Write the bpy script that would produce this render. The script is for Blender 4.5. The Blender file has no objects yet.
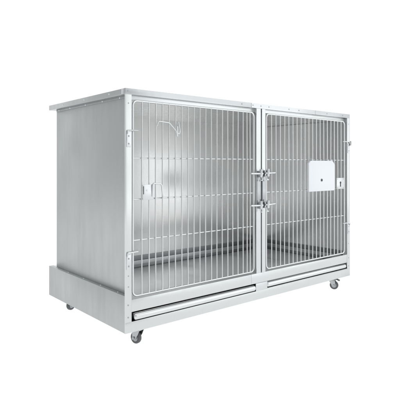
import bpy, bmesh, math, random
from mathutils import Vector, Matrix
random.seed(4)
S = bpy.context.scene
C = S.collection
R = math.radians
G = 0.070                 # height of the cage body above the ground (caster height)
W, DB = 1.449, 0.695      # body width, depth of the base and roof rails
YB = 0.650                # back wall
H = 0.900

# ------------------------------------------------------------------ materials
def nodes(m):
    m.use_nodes = True
    nt = m.node_tree
    for n in list(nt.nodes):
        nt.nodes.remove(n)
    out = nt.nodes.new('ShaderNodeOutputMaterial')
    return nt, out

def steel(name, col, rough, brush=(1, 1, 40), mott=0.08, bump=0.05, wave=0.0, aniso=0.0, tint=0.03, metal=1.0):
    """stainless sheet: metallic, mottled roughness, fine brushing and a slow oil-canning wave"""
    m = bpy.data.materials.new(name)
    nt, out = nodes(m)
    N, L = nt.nodes, nt.links
    b = N.new('ShaderNodeBsdfPrincipled')
    b.inputs['Metallic'].default_value = metal
    tc = N.new('ShaderNodeTexCoord')
    n1 = N.new('ShaderNodeTexNoise'); n1.inputs['Scale'].default_value = 4.0; n1.inputs['Detail'].default_value = 1.5
    L.new(tc.outputs['Object'], n1.inputs['Vector'])
    mr = N.new('ShaderNodeMapRange')
    mr.inputs['From Min'].default_value = 0.3; mr.inputs['From Max'].default_value = 0.7
    mr.inputs['To Min'].default_value = rough - mott; mr.inputs['To Max'].default_value = rough + mott
    L.new(n1.outputs['Fac'], mr.inputs['Value'])
    mps = N.new('ShaderNodeMapping'); mps.inputs['Scale'].default_value = tuple(14.0 if q > 1 else 1.6 for q in brush)
    L.new(tc.outputs['Object'], mps.inputs['Vector'])
    n5 = N.new('ShaderNodeTexNoise'); n5.inputs['Scale'].default_value = 2.2; n5.inputs['Detail'].default_value = 2.5; n5.inputs['Roughness'].default_value = .65
    L.new(mps.outputs['Vector'], n5.inputs['Vector'])
    ms = N.new('ShaderNodeMapRange')
    ms.inputs['From Min'].default_value = 0.3; ms.inputs['From Max'].default_value = 0.7
    ms.inputs['To Min'].default_value = -mott*.7; ms.inputs['To Max'].default_value = mott*.7
    L.new(n5.outputs['Fac'], ms.inputs['Value'])
    ad = N.new('ShaderNodeMath'); ad.operation = 'ADD'; ad.use_clamp = True
    L.new(mr.outputs['Result'], ad.inputs[0]); L.new(ms.outputs['Result'], ad.inputs[1])
    L.new(ad.outputs[0], b.inputs['Roughness'])
    n3 = N.new('ShaderNodeTexNoise'); n3.inputs['Scale'].default_value = 2.3; n3.inputs['Detail'].default_value = 3.0
    L.new(tc.outputs['Object'], n3.inputs['Vector'])
    mx = N.new('ShaderNodeMix'); mx.data_type = 'RGBA'
    c0 = (col[0]-tint+.014, col[1]-tint+.004, col[2]-tint-.010); c1 = (col[0]+tint-.006, col[1]+tint, col[2]+tint+.010)
    mx.inputs[6].default_value = (c0[0], c0[1], c0[2], 1)
    mx.inputs[7].default_value = (c1[0], c1[1], c1[2], 1)
    L.new(n3.outputs['Fac'], mx.inputs[0]); L.new(mx.outputs[2], b.inputs['Base Color'])
    mp = N.new('ShaderNodeMapping'); mp.inputs['Scale'].default_value = tuple(12 * s for s in brush)
    L.new(tc.outputs['Object'], mp.inputs['Vector'])
    n2 = N.new('ShaderNodeTexNoise'); n2.inputs['Scale'].default_value = 6.0; n2.inputs['Detail'].default_value = 3.0
    L.new(mp.outputs['Vector'], n2.inputs['Vector'])
    bp = N.new('ShaderNodeBump'); bp.inputs['Strength'].default_value = bump; bp.inputs['Distance'].default_value = 0.001
    L.new(n2.outputs['Fac'], bp.inputs['Height'])
    last = bp
    if wave > 0:
        n4 = N.new('ShaderNodeTexNoise'); n4.inputs['Scale'].default_value = 2.6; n4.inputs['Detail'].default_value = 1.0
        L.new(tc.outputs['Object'], n4.inputs['Vector'])
        b2 = N.new('ShaderNodeBump'); b2.inputs['Strength'].default_value = wave; b2.inputs['Distance'].default_value = 0.02
        L.new(n4.outputs['Fac'], b2.inputs['Height']); L.new(bp.outputs['Normal'], b2.inputs['Normal'])
        last = b2
    L.new(last.outputs['Normal'], b.inputs['Normal'])
    if aniso:
        b.inputs['Anisotropic'].default_value = aniso
    L.new(b.outputs['BSDF'], out.inputs['Surface'])
    return m

def plain(name, col, rough, metal=0.0, mott=0.05, bump=0.0, scale=30):
    m = bpy.data.materials.new(name)
    nt, out = nodes(m); N, L = nt.nodes, nt.links
    b = N.new('ShaderNodeBsdfPrincipled')
    b.inputs['Base Color'].default_value = (*col, 1); b.inputs['Metallic'].default_value = metal
    tc = N.new('ShaderNodeTexCoord')
    n1 = N.new('ShaderNodeTexNoise'); n1.inputs['Scale'].default_value = scale; n1.inputs['Detail'].default_value = 4
    L.new(tc.outputs['Object'], n1.inputs['Vector'])
    mr = N.new('ShaderNodeMapRange')
    mr.inputs['To Min'].default_value = rough - mott; mr.inputs['To Max'].default_value = rough + mott
    L.new(n1.outputs['Fac'], mr.inputs['Value']); L.new(mr.outputs['Result'], b.inputs['Roughness'])
    if bump:
        bp = N.new('ShaderNodeBump'); bp.inputs['Strength'].default_value = bump; bp.inputs['Distance'].default_value = 0.001
        L.new(n1.outputs['Fac'], bp.inputs['Height']); L.new(bp.outputs['Normal'], b.inputs['Normal'])
    L.new(b.outputs['BSDF'], out.inputs['Surface'])
    return m

M = {}
M['panel'] = steel('brushed steel side sheet', (.50, .514, .512), .47, (1, 40, 1), .08, .015, .16, tint=.05)
M['inner'] = steel('satin steel interior sheet', (.86, .863, .86), .28, (40, 40, 1), .035, .002, .0, metal=.86, tint=.02)
M['floor'] = steel('steel floor sheet', (.92, .925, .93), .40, (40, 1, 1), .08, .006, .05, metal=.78)
M['frame'] = steel('light steel frame', (.69, .706, .708), .30, (1, 1, 30), .05, .012, .05)
M['base'] = steel('satin steel base', (.675, .690, .690), .28, (40, 1, 1), .10, .010, .26, tint=.05)
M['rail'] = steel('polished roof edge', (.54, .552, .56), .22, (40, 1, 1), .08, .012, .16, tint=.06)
M['lit_rail'] = steel('lit roof edge', (.66, .672, .68), .24, (40, 1, 1), .08, .012, .16, tint=.05)  # lighter copy of the roof edge, bright reflection put into the colour
M['shaded_rail'] = steel('shaded roof edge', (.50, .515, .515), .36, (1, 40, 1), .08, .01, .14)  # darker copy of the roof edge, left-side shade put into the colour
M['tray'] = steel('bright tray lip', (.74, .75, .75), .30, (1, 1, 30), .05, .02, .0)
M['fixing'] = steel('shaded fixing strip', (.40, .41, .42), .40, (1, 1, 30), .06, .02, .1)  # shade below the roof overhang put into the colour
M['skirt'] = steel('dark steel strip', (.30, .31, .32), .40, (1, 1, 30), .06, .04, .1)  # darkest of the strip tones
M['mid'] = steel('grey steel strip', (.60, .61, .62), .40, (1, 1, 30), .06, .04, .1)
M['zinc'] = plain('zinc plated caster steel', (.46, .47, .48), .22, 1.0, .08, .1, 60)
M['wire'] = plain('plated steel wire', (.76, .775, .775), .30, 1.0, .05)
M['hard'] = plain('cast steel fittings', (.68, .69, .70), .28, 1.0, .08, .1, 60)
M['rivet'] = plain('rivet steel', (.42, .43, .44), .35, 1.0, .05)
M['dark'] = plain('dark recess shade', (.07, .074, .08), .6, 0.3)  # near-black colour stands in for the shade in slots and cut-outs
M['card'] = plain('white plastic', (.86, .88, .905), .35, 0.0, .05)
M['rubber'] = plain('grey rubber tyre', (.10, .104, .11), .55, 0.0, .08, .1, 80)
M['hub'] = plain('pale grey nylon hub', (.42, .44, .45), .45)
M['pedal'] = plain('dark brake pedal', (.07, .075, .08), .45)

# ------------------------------------------------------------------ mesh builder
class MB:
    def __init__(self):
        self.bm = bmesh.new(); self.mats = []
    def slot(self, key):
        if key not in self.mats: self.mats.append(key)
        return self.mats.index(key)
    def _merge(self, tmp, key, smooth=False):
        i = self.slot(key)
        vm = {}
        for v in tmp.verts: vm[v] = self.bm.verts.new(v.co)
        for f in tmp.faces:
            try: nf = self.bm.faces.new([vm[v] for v in f.verts])
            except ValueError: continue
            nf.material_index = i; nf.smooth = smooth
        tmp.free()
    def box(self, x0, x1, y0, y1, z0, z1, key, bev=0.0008, seg=2):
        t = bmesh.new(); bmesh.ops.create_cube(t, size=1)
        for v in t.verts:
            v.co = Vector(((x0+x1)/2 + v.co.x*(x1-x0), (y0+y1)/2 + v.co.y*(y1-y0), (z0+z1)/2 + v.co.z*(z1-z0)))
        b = min(bev, .4*min(x1-x0, y1-y0, z1-z0))
        if b > 0:
            bmesh.ops.bevel(t, geom=list(t.edges), offset=b, segments=seg, profile=.5, affect='EDGES')
        self._merge(t, key); return self
    def cyl(self, c, axis, r, h, key, n=20, r2=None, bev=0.0):
        t = bmesh.new()
        bmesh.ops.create_cone(t, cap_ends=True, segments=n, radius1=r, radius2=r if r2 is None else r2, depth=h)
        if bev:
            es = [e for e in t.edges if abs(e.verts[0].co.z - e.verts[1].co.z) < 1e-6]
            bmesh.ops.bevel(t, geom=es, offset=bev, segments=3, profile=.5, affect='EDGES')
        q = Vector((0, 0, 1)).rotation_difference(Vector(axis).normalized()).to_matrix().to_4x4()
        bmesh.ops.transform(t, matrix=Matrix.Translation(Vector(c)) @ q, verts=t.verts)
        self._merge(t, key, True); return self
    def dome(self, c, axis, r, key, flat=.55):
        t = bmesh.new(); bmesh.ops.create_uvsphere(t, u_segments=12, v_segments=8, radius=r)
        for v in t.verts: v.co.z *= flat
        q = Vector((0, 0, 1)).rotation_difference(Vector(axis).normalized()).to_matrix().to_4x4()
        bmesh.ops.transform(t, matrix=Matrix.Translation(Vector(c)) @ q, verts=t.verts)
        self._merge(t, key, True); return self
    def tube(self, pts, r, key, n=10, closed=False):
        pts = [Vector(p) for p in pts]; k = len(pts); t = bmesh.new(); rings = []
        up = None
        for i, p in enumerate(pts):
            a = pts[(i-1) % k] if (closed or i > 0) else p
            b = pts[(i+1) % k] if (closed or i < k-1) else p
            d = (b - a).normalized()
            if up is None:
                up = Vector((0, 1, 0)) if abs(d.y) < .9 else Vector((1, 0, 0))
            s = d.cross(up).normalized(); up = s.cross(d).normalized()
            rings.append([t.verts.new(p + r*(math.cos(2*math.pi*j/n)*s + math.sin(2*math.pi*j/n)*up)) for j in range(n)])
        for i in range(k if closed else k-1):
            A, B = rings[i], rings[(i+1) % k]
            for j in range(n):
                t.faces.new((A[j], A[(j+1) % n], B[(j+1) % n], B[j]))
        if not closed:
            t.faces.new(rings[0][::-1]); t.faces.new(rings[-1])
        bmesh.ops.recalc_face_normals(t, faces=t.faces)
        self._merge(t, key, True); return self
    def prism(self, poly, axis, lo, hi, key, bev=0.0):
        """poly in the plane normal to axis ('x': (y,z), 'y': (x,z), 'z': (x,y))"""
        def P(a, b, c):
            return {'x': (c, a, b), 'y': (a, c, b), 'z': (a, b, c)}[axis]
        t = bmesh.new()
        A = [t.verts.new(P(a, b, lo)) for a, b in poly]; B = [t.verts.new(P(a, b, hi)) for a, b in poly]
        k = len(poly)
        t.faces.new(A); t.faces.new(B[::-1])
        for i in range(k): t.faces.new((A[i], B[i], B[(i+1) % k], A[(i+1) % k]))
        bmesh.ops.recalc_face_normals(t, faces=t.faces)
        if bev: bmesh.ops.bevel(t, geom=list(t.edges), offset=bev, segments=2, profile=.5, affect='EDGES')
        self._merge(t, key); return self
    def build(self, name, parent=None, loc=None):
        me = bpy.data.meshes.new(name)
        self.bm.normal_update(); self.bm.to_mesh(me); self.bm.free()
        for k in self.mats: me.materials.append(M[k])
        try: me.set_sharp_from_angle(angle=R(42))
        except Exception: pass
        o = bpy.data.objects.new(name, me); C.objects.link(o)
        if parent: o.parent = parent
        if loc: o.location = loc
        return o

def arc(cx, cz, r, a0, a1, y, n=8):
    return [(cx + r*math.cos(R(a0 + (a1-a0)*i/n)), y, cz + r*math.sin(R(a0 + (a1-a0)*i/n))) for i in range(n+1)]

def round_rect(x0, x1, z0, z1, r, y, n=8):
    p = arc(x1-r, z1-r, r, 0, 90, y, n) + arc(x0+r, z1-r, r, 90, 180, y, n)
    p += arc(x0+r, z0+r, r, 180, 270, y, n) + arc(x1-r, z0+r, r, 270, 360, y, n)
    return p

def smooth_path(pts, r=.006, n=5):
    """fillet the corners of a polyline"""
    P = [Vector(p) for p in pts]; out = [P[0]]
    for i in range(1, len(P)-1):
        a, b, c = P[i-1], P[i], P[i+1]
        d0 = min(r, (a-b).length*.45); d1 = min(r, (c-b).length*.45)
        q0 = b + (a-b).normalized()*d0; q1 = b + (c-b).normalized()*d1
        for k in range(n+1):
            u = k/n
            out.append((1-u)**2*q0 + 2*u*(1-u)*b + u*u*q1)
    out.append(P[-1]); return out

# ------------------------------------------------------------------ the cage
cage = bpy.data.objects.new('pet_cage', None); C.objects.link(cage)
cage['label'] = 'stainless steel two-door pet cage on casters with wire doors and two waste trays'
cage['category'] = 'pet cage'
def part(mb, name): return mb.build(name, cage, (0, 0, G))
def sub(mb, name, p, label=None):
    o = mb.build(name, p)
    if label: o['label'] = label
    return o

# base skirt with two tray slots in the front face
SL1 = (.0285, .690, .0395, .0752)
SL2 = (.7671, 1.4205, .0420, .0745)
ZL = .1375          # top of the base skirt at the sides
ZF = .1205          # top of the front sill
T = .005
b = MB()
K = 'base'
b.box(0, W, 0, T, 0, SL1[2], K, .0003)                       # lower front strip
b.box(SL1[1], SL2[0], 0, T, SL1[2], SL2[3]-.0002, K, .0006)
b.box(SL2[0], SL2[1], .0006, T, SL1[2], SL2[2], K, .0006)
b.box(.0270, .6606, 0, T, SL1[3], ZF, K, .0008)             # sill above the slots, two lengths with a joint
b.box(.6616, W-.0270, .0004, T, SL1[3], ZF, K, .0008)
b.box(.0004, .019, T, DB, 0, ZL, 'panel', .0010)                 # side skirts in the darker wall tone, side shading put into the colour
b.box(W-.019, W-.0004, T, DB, 0, ZL, 'panel', .0010)
b.box(.019, W-.019, YB+.001, DB, 0, ZL, K, .0012)
b.box(.019, W-.019, T, DB-.019, .002, .006, K, 0)            # unseen bottom sheet, added to keep light out of the tray slots
for x, z in ((.0125, .103), (.0125, .058), (W-.012, .100), (W-.012, .055)):
    b.dome((x, 0, z), (0, -1, 0), .0032, 'rivet', .45)
base = part(b, 'base')

# added dark-coloured sheets behind the slots, standing in for the shade inside
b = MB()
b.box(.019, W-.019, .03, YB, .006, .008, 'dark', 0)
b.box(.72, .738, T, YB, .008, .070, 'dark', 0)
part(b, 'slot_shade_sheets')

# waste trays
def tray(x0, x1, zc, y0, r):
    t = MB()
    t.cyl(((x0+x1)/2, y0+r, zc), (1, 0, 0), r, x1-x0, 'tray', 28, bev=.0095)
    t.box(x0+.006, x1-.006, y0+r, .60, zc-r+.0006, zc-r+.0026, 'tray', 0)
    t.box(x0+.006, x0+.008, y0+r, .60, zc-r+.0026, zc+r-.003, 'tray', 0)
    t.box(x1-.008, x1-.006, y0+r, .60, zc-r+.0026, zc+r-.003, 'tray', 0)
    return part(t, 'waste_tray')
t1 = tray(.037, .6885, .0540, -.006, .0134)
t1['label'] = 'waste tray pulled slightly forward'
t2 = tray(.7690, 1.4185, .0558, -.0010, .0136)

# corner and middle posts
def post(x0, x1, z0, z1, y0=0.0, y1=.026, riv=(), key='frame', bev=.0012):
    p = MB(); p.box(x0, x1, y0, y1, z0, z1, key, bev, 2)
    for z in riv: p.dome(((x0+x1)/2, y0, z), (0, -1, 0), .0028, 'rivet', .4)
    return part(p, 'post')
ZR = .8778   # underside of the roof rail
post(0, .0270, SL1[2], ZR, y1=T, riv=(.845, .21, .17), key='base', bev=.0003)
post(W-.0270, W, SL1[2], ZR, y1=T, riv=(.845, .18), key='base', bev=.0003)
post(.6935, .7232, ZF, ZR); post(.7303, .7545, ZF, ZR)
m_ = MB(); m_.box(.7232, .7303, .014, .026, ZF, ZR, 'skirt', 0)  # dark strip added so the gap between the posts reads as shade
part(m_, 'gap_shade_strip')


# header behind the roof rail, above the doors
h = MB()
h.box(.0215, .6935, .012, .030, .8605, ZR, 'frame', .001)
h.box(.7545, W-.0215, .012, .030, .8605, ZR, 'frame', .001)
part(h, 'header')

# roof: folded edge rail all round, three lengths along the front
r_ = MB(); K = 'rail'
for x0, x1, k_ in ((0, .6600, K), (.6612, 1.1325, 'lit_rail'), (1.1337, W, K)):
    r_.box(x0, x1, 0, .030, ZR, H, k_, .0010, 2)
r_.box(0, .030, .030, DB, ZR-.0006, H-.0003, 'shaded_rail', .0014, 3)
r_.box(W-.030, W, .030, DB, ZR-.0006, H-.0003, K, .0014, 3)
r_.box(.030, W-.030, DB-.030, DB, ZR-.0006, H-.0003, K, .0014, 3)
r_.box(.0305, W-.0305, .0305, DB-.0305, .8875, .8925, K, .001)
for x in (.0115, .600, .6703, .7234, .7782, .9232, 1.0002, 1.2344, 1.38):
    r_.dome((x, 0, .8895), (0, -1, 0), .0034, 'rivet', .45)
for y in (.12, .33, .54):
    r_.dome((0, y, .890), (-1, 0, 0), .0034, 'wire', .45)
    r_.dome((W, y, .890), (1, 0, 0), .0034, 'wire', .45)
part(r_, 'roof')
c_ = MB(); c_.box(.024, W-.024, .031, YB-.001, .8665, .8685, 'inner', 0)
part(c_, 'ceiling_sheet')

# side walls with their riveted flanges
def side(out):
    p = MB()
    X = (lambda x: x) if out < 0 else (lambda x: W - x)
    def bx(xa, xb, *r): p.box(min(X(xa), X(xb)), max(X(xa), X(xb)), *r)
    bx(.0190, .0200, T+.0005, YB, ZL-.010, ZR, 'panel', .0003)               # outer sheet
    bx(.0202, .0210, T+.0005, YB-.002, .030, ZR, 'inner', .0002)             # inner skin added in bright steel to lighten the interior
    bx(.0172, .0188, T+.001, YB-.001, ZR-.0105, ZR-.0006, 'fixing', .0003)    # fixing strip, darker colour for the shade under the roof rail
    for y in (.07, .205, .353, .503, .62):
        p.dome((X(.0172), y, ZR-.0055), (out, 0, 0), .0034, 'wire', .5)
        p.dome((X(.0105), y, ZL), (0, 0, 1), .0036, 'wire', .6)
    return part(p, 'side_panel')
side(-1); side(1)
p = MB(); p.box(.0206, W-.0206, YB-.0015, YB, .008, ZR, 'inner', .0003)
bk = part(p, 'back_panel')

# interior floor sheet and the kick strips round it
ZFL = .074
f = MB(); f.box(.0285, W-.0285, .0305, YB-.0088, ZFL-.004, ZFL, 'floor', .001)
part(f, 'floor_panel')
k = MB()
for z0, z1, pr, key in ((.113, .136, .004, 'skirt'), (.091, .1124, .009, 'mid'), (.0745, .0902, .006, 'skirt')):
    k.box(.0212, W-.0212, YB-.0018-pr, YB-.0018, z0, z1, key, .0008)
    k.box(W-.0212-pr, W-.0212, .032, YB-.0022-pr, z0, z1, key, .0008)
    k.box(.0212, .0212+pr, .032, YB-.0022-pr, z0, z1, key, .0008)
part(k, 'kick_strip')

# ------------------------------------------------------------------ doors
FR, BR = .0040, .0025
YD = .008
ZD0, ZD1 = .1300, .8575
HZ = (.6435, .4895, .3370)
def door(x0, x1, bars):
    d = MB()
    d.tube(round_rect(x0, x1, ZD0, ZD1, .019, YD), FR, 'wire', 12, True)
    for x in bars:
        j = random.uniform(-.0009, .0009)
        for z in HZ: d.dome((x+j, YD+.0004, z+random.uniform(-.0008, .0008)), (0, -1, 0), random.uniform(.0027, .0034), 'wire', .9)
        d.tube([(x+j, YD-.002, ZD0), (x+j*2, YD-.002, .5), (x-j, YD-.002, ZD1)], BR, 'wire', 8)
    for z in HZ:
        d.tube([(x0, YD+.0028, z), (x1, YD+.0028, z)], BR, 'wire', 8)
    o = part(d, 'wire_door'); return o
dl = door(.0372, .6834, [.0755+.0316*i for i in range(18)] + [.6375, .6573])
dr = door(.7678, 1.4059, [.8028+.0316*i for i in range(19)])
dl['label'] = 'wire door with bent wire hook and small latch plate'
dr['label'] = 'wire door holding white card'

def hinge(parent, s, xp, xd, z, loop=False):
    """s=+1: door lies towards +x.  plate on the post, pin above it, stub wire to the door"""
    h = MB()
    h.box(xp-.0095, xp+.0095, -.0022, -.0002, z-.028, z+.026, 'hard', .0008)
    for dz in (-.016, .012): h.dome((xp, -.0022, z+dz), (0, -1, 0), .0036, 'rivet', .45)
    h.tube(smooth_path([(xp-s*.006, -.005, z+.020), (xp-s*.006, -.005, z+.034), (xd+s*.018, -.002, z+.034), (xd+s*.020, YD, z+.034)], .004), .0025, 'wire', 8)
    if loop: h.cyl((xp-s*.010, -.006, z+.026), (0, 0, 1), .0050, .024, 'zinc', 14, bev=.0008)
    return sub(h, 'hinge', parent)
hinge(dl, 1, .0135, .0372, .712); hinge(dl, 1, .0135, .0372, .262)
hinge(dr, -1, W-.0130, 1.4059, .712, True); hinge(dr, -1, W-.0130, 1.4059, .262)

def keyhole(parent, x0, x1, z0, z1):
    k = MB()
    y0, y1 = -.0035, -.0015
    k.box(x0, x1, y0, y1, z0, z1, 'hard', .0008)
    xc, zc = (x0+x1)/2, (z0+z1)/2
    k.cyl((xc, y0-.0004, zc+.004), (0, 1, 0), .0065, .0006, 'dark', 18)
    k.box(xc-.0038, xc+.0038, y0-.0008, y0+.0002, zc-.018, zc+.002, 'dark', 0)
    for sx in (-1, 1):
        for sz in (-1, 1):
            k.dome((xc+sx*(x1-x0)*.40, y0, zc+sz*(z1-z0)*.40), (0, -1, 0), .0028, 'rivet', .4)
    return sub(k, 'keyhole_plate', parent)
keyhole(dr, 1.318, 1.388, .487, .547)

# clip on the left door: plate with two dark slots and a bent wire over the bars
k = MB()
k.box(.074, .122, -.0035, -.0015, .486, .544, 'hard', .0010)
k.box(.0755, .0785, -.0042, -.0030, .508, .538, 'dark', 0)
k.box(.1160, .1195, -.0042, -.0030, .498, .518, 'dark', 0)
k.dome((.092, -.0035, .522), (0, -1, 0), .004, 'wire', .5)
k.tube(smooth_path([(.117, -.004, .498), (.117, -.006, .549), (.158, -.006, .545), (.163, -.005, .505), (.170, YD-.003, .492)], .010), .0028, 'wire', 8)
sub(k, 'latch_clip', dl)
# bent wire hook near the top of the left door
k = MB()
k.tube(smooth_path([(.1445, YD-.003, .768), (.1455, -.004, .786), (.196, -.005, .783), (.224, -.012, .752), (.2275, -.014, .730)], .008), .0020, 'wire', 8)
k.tube(smooth_path([(.226, -.013, .745), (.240, -.012, .739), (.2475, -.006, .752), (.2475, YD-.003, .79)], .006), .0021, 'wire', 8)
k.cyl((.2275, -.014, .750), (0, 0, 1), .0032, .040, 'wire', 12, bev=.001)
sub(k, 'wire_hook', dl)

# paired slam latches in the middle: mounting plate, knuckle blocks and handle rods
def latch(parent, s, xp, xd, zs):
    l = MB()
    l.box(xp-.0125, xp+.0125, -.0030, -.0004, .418, .590, 'zinc', .001)
    for z in (.447, .545): l.dome((xp-s*.004, -.003, z), (0, -1, 0), .0042, 'rivet', .5)
    o = sub(l, 'latch', parent)
    return o
def latch_rods(parent, s, xp, xd, zs):
    for z in zs:
        l = MB()
        l.box(xp-.010, xp+.010, -.016, -.0032, z-.016, z+.013, 'zinc', .002)
        l.cyl((xp+s*.006, -.021, z+.002), (0, 0, 1), .0065, .036, 'hard', 16, bev=.0012)
        l.tube(smooth_path([(xp-s*.008, -.018, z), (xp+s*.018, -.020, z), (xd+s*.038, -.012, z+.001)], .01), .0042, 'wire', 10)
        l.dome((xp-s*.006, -.016, z-.006), (0, -1, 0), .005, 'wire', .6)
        l.tube(smooth_path([(xp-s*.002, -.015, z-.012), (xp-s*.002, -.022, z-.030), (xp+s*.008, -.022, z-.030)], .004), .003, 'wire', 8)
        sub(l, 'latch_handle', parent)
latch(dl, -1, .7075, .683, None); latch(dr, 1, .7435, .768, None)
latch_rods(dl, -1, .7080, .683, (.578, .4335)); latch_rods(dr, 1, .7430, .768, (.580, .4345))

# ------------------------------------------------------------------ casters
def wheel_mesh():
    w = MB()
    n = 28
    prof = [(.0142, .0080), (.0186, .0088), (.0213, .0076), (.0229, .0045), (.0231, 0), (.0229, -.0045), (.0213, -.0076), (.0186, -.0088), (.0142, -.0080)]
    t = bmesh.new(); rings = []
    for i in range(n):
        a = 2*math.pi*i/n
        rings.append([t.verts.new((y, r*math.cos(a), r*math.sin(a))) for r, y in prof])
    for i in range(n):
        A, B = rings[i], rings[(i+1) % n]
        for j in range(len(prof)-1): t.faces.new((A[j], A[j+1], B[j+1], B[j]))
    bmesh.ops.recalc_face_normals(t, faces=t.faces)
    w._merge(t, 'rubber', True)
    w.cyl((0, 0, 0), (1, 0, 0), .0148, .0150, 'hub', 24, bev=.001)
    w.cyl((0, 0, 0), (1, 0, 0), .0065, .0185, 'hub', 16, bev=.001)
    return w

def caster(x, y, ang, pedal=False):
    """x, y: swivel axis. ang: heading in which the wheel trails (local +y)"""
    c = MB()
    c.box(-.026, .026, -.022, .022, -.0032, -.0002, 'zinc', .0012)
    c.cyl((0, 0, -.0075), (0, 0, 1), .0165, .0080, 'zinc', 24, bev=.0015)
    c.box(-.0145, .0145, -.012, .020, -.0150, -.0120, 'zinc', .001)
    tr = .016
    for s in (-1, 1):
        xs = (s*.0125, s*.0145); lo, hi = min(xs), max(xs)
        c.prism([(-.013, -.013), (.021, -.013), (.024, -.030), (tr+.006, -.0528), (tr-.006, -.0528), (-.004, -.032)], 'x', lo, hi, 'zinc', .0006)
    c.cyl((0, tr, -.0468), (1, 0, 0), .0035, .034, 'zinc', 12, bev=.0006)
    c.cyl((.0160, tr, -.0468), (1, 0, 0), .0062, .004, 'rivet', 6)
    c.cyl((-.0160, tr, -.0468), (1, 0, 0), .0062, .004, 'rivet', 6)
    o = c.build('caster', cage, (x, y, G)); o.rotation_euler = (0, 0, R(ang))
    w = wheel_mesh().build('wheel', o, (0, tr, -.0468))
    if pedal:
        p = MB()
        p.prism([(-.010, -.0145), (.030, -.0150), (.046, -.0210), (.047, -.0180), (.031, -.0105), (-.010, -.0105)], 'x', -.011, .011, 'pedal', .0008)
        p.build('brake_pedal', o)
    return o
caster(.088, .044, 14, True)
caster(1.352, .056, 205, True)
caster(.092, .628, 110)
caster(1.372, .628, 200)

# ------------------------------------------------------------------ white card plate hung on the right door
card = bpy.data.objects.new('card_holder', None); C.objects.link(card)
card.location = (1.172, -.008, G + .56)
card['label'] = 'white plastic card plate with clipped corners hooked on the right wire door'
card['category'] = 'card holder'
ox, oz = 1.172, .56
x0, x1, z0, z1 = 1.060-ox, 1.284-ox, .482-oz, .640-oz
pl = MB()
poly = [(x0+.004, z0), (x1-.008, z0), (x1, z0+.008), (x1, z1-.020), (x1-.022, z1), (x0+.018, z1), (x0, z1-.014), (x0, z0+.004)]
pl.prism(poly, 'y', -.0075, .0035, 'card', .0015)
plate = pl.build('plate', card)
s_ = MB(); s_.cyl((1.166-ox, -.0078, .539-oz), (0, 1, 0), .0085, .0016, 'rivet', 18)
s_.dome((1.166-ox, -.0086, .539-oz), (0, -1, 0), .0062, 'dark', .5)
s_.build('screw', card)
for hx in (1.100, 1.232):
    hk = MB()
    hk.tube(smooth_path([(hx-ox, .001, z1-.012), (hx-ox, .001, z1+.006), (hx-ox, .022, z1+.007), (hx-ox, .0235, z1-.004)], .005), .0026, 'card', 8)
    hk.build('hook', card)

# ------------------------------------------------------------------ studio: white sweep, backlighting added so no ground shadow shows
CX, CY, CZ = -.916668, -1.51904888, .61919266 + G
YAW = .69731362
fw = Vector((math.sin(YAW), math.cos(YAW), 0)); rt = Vector((math.cos(YAW), -math.sin(YAW), 0))
O = Vector((CX, CY, 0))
def uv(u, v, z): return O + rt*u + fw*v + Vector((0, 0, z))
m = bpy.data.materials.new('white backlit sheet')
nt, out = nodes(m)
tb = nt.nodes.new('ShaderNodeBsdfTranslucent'); tb.inputs['Color'].default_value = (.88, .88, .88, 1)
db = nt.nodes.new('ShaderNodeBsdfDiffuse'); db.inputs['Color'].default_value = (.88, .88, .88, 1)
mx = nt.nodes.new('ShaderNodeMixShader'); mx.inputs[0].default_value = .06
nt.links.new(tb.outputs[0], mx.inputs[1]); nt.links.new(db.outputs[0], mx.inputs[2]); nt.links.new(mx.outputs[0], out.inputs['Surface'])
M['acrylic'] = m
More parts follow.
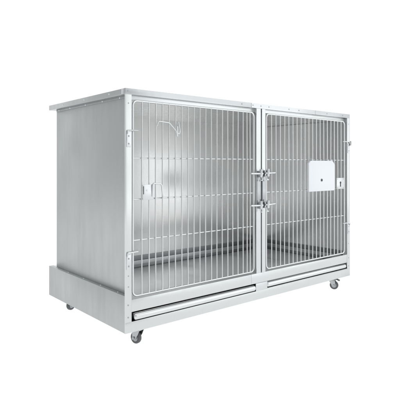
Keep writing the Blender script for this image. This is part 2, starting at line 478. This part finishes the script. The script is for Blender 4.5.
def sweep(name, v0, v1, u0, u1, rad, top):
    prof = [(v0, 0), (v1, 0)]
    prof += [(v1 + rad*math.sin(R(a)), rad - rad*math.cos(R(a))) for a in range(5, 91, 5)]
    prof.append((v1+rad, top))
    bm = bmesh.new()
    A = [bm.verts.new(uv(u0, v, z)) for v, z in prof]; B = [bm.verts.new(uv(u1, v, z)) for v, z in prof]
    for i in range(len(prof)-1):
        f = bm.faces.new((A[i], B[i], B[i+1], A[i+1])); f.smooth = True
    me = bpy.data.meshes.new(name); bm.normal_update(); bm.to_mesh(me); bm.free(); me.materials.append(m)
    o = bpy.data.objects.new(name, me); C.objects.link(o); o['kind'] = 'structure'; return o
sweep('studio_floor', -4.5, 4.6, -9, 9, 1.2, 6.2)

def area(name, loc, target, sx, sy, power, col=(1, 1, 1)):
    L = bpy.data.lights.new(name, 'AREA'); L.shape = 'RECTANGLE'; L.size = sx; L.size_y = sy; L.energy = power; L.color = col
    o = bpy.data.objects.new(name, L); C.objects.link(o); o.location = loc
    o.rotation_euler = (Vector(target) - Vector(loc)).to_track_quat('-Z', 'Y').to_euler(); return o
def power(rad, sx, sy): return rad*math.pi*sx*sy
# unseen lamps added below and behind the sheet, whitening it without shadows
area('under_floor_fill', uv(0, .6, -.6), uv(0, .6, 1), 27, 13, power(.58, 27, 13))
area('backdrop_fill', uv(0, 6.6, 2.8), uv(0, 0, 2.8), 27, 8, power(.56, 27, 8))
# softboxes
area('key_softbox', (3.2, -3.2, 1.9), (.8, .1, .5), 5, 4, power(.78, 5, 4), (.97, .99, 1))
area('top_softbox', (.2, -.6, 3.4), (.6, .2, .4), 3.0, 2.4, power(.6, 3.0, 2.4), (.98, .99, 1))


w = bpy.data.worlds.new('World'); S.world = w; w.use_nodes = True
bg = w.node_tree.nodes['Background']; bg.inputs['Color'].default_value = (.95, .98, 1, 1); bg.inputs['Strength'].default_value = .64

# ------------------------------------------------------------------ camera
cam = bpy.data.cameras.new('camera'); co = bpy.data.objects.new('camera', cam); C.objects.link(co)
co.location = (CX, CY, CZ); co.rotation_euler = (R(90), 0, -YAW)
cam.sensor_width = 36; cam.lens = 36*480.077/400
cam.shift_y = -(200-164.638)/400
cam.clip_start = .05; cam.clip_end = 200
S.camera = co
S.render.engine = 'CYCLES'
S.cycles.max_bounces = 10; S.cycles.glossy_bounces = 6; S.cycles.diffuse_bounces = 4; S.cycles.transmission_bounces = 4
S.render.resolution_x = 1024; S.render.resolution_y = 1024
S.view_settings.view_transform = 'Standard'; S.view_settings.look = 'None'; S.view_settings.exposure = 0; S.view_settings.gamma = 1
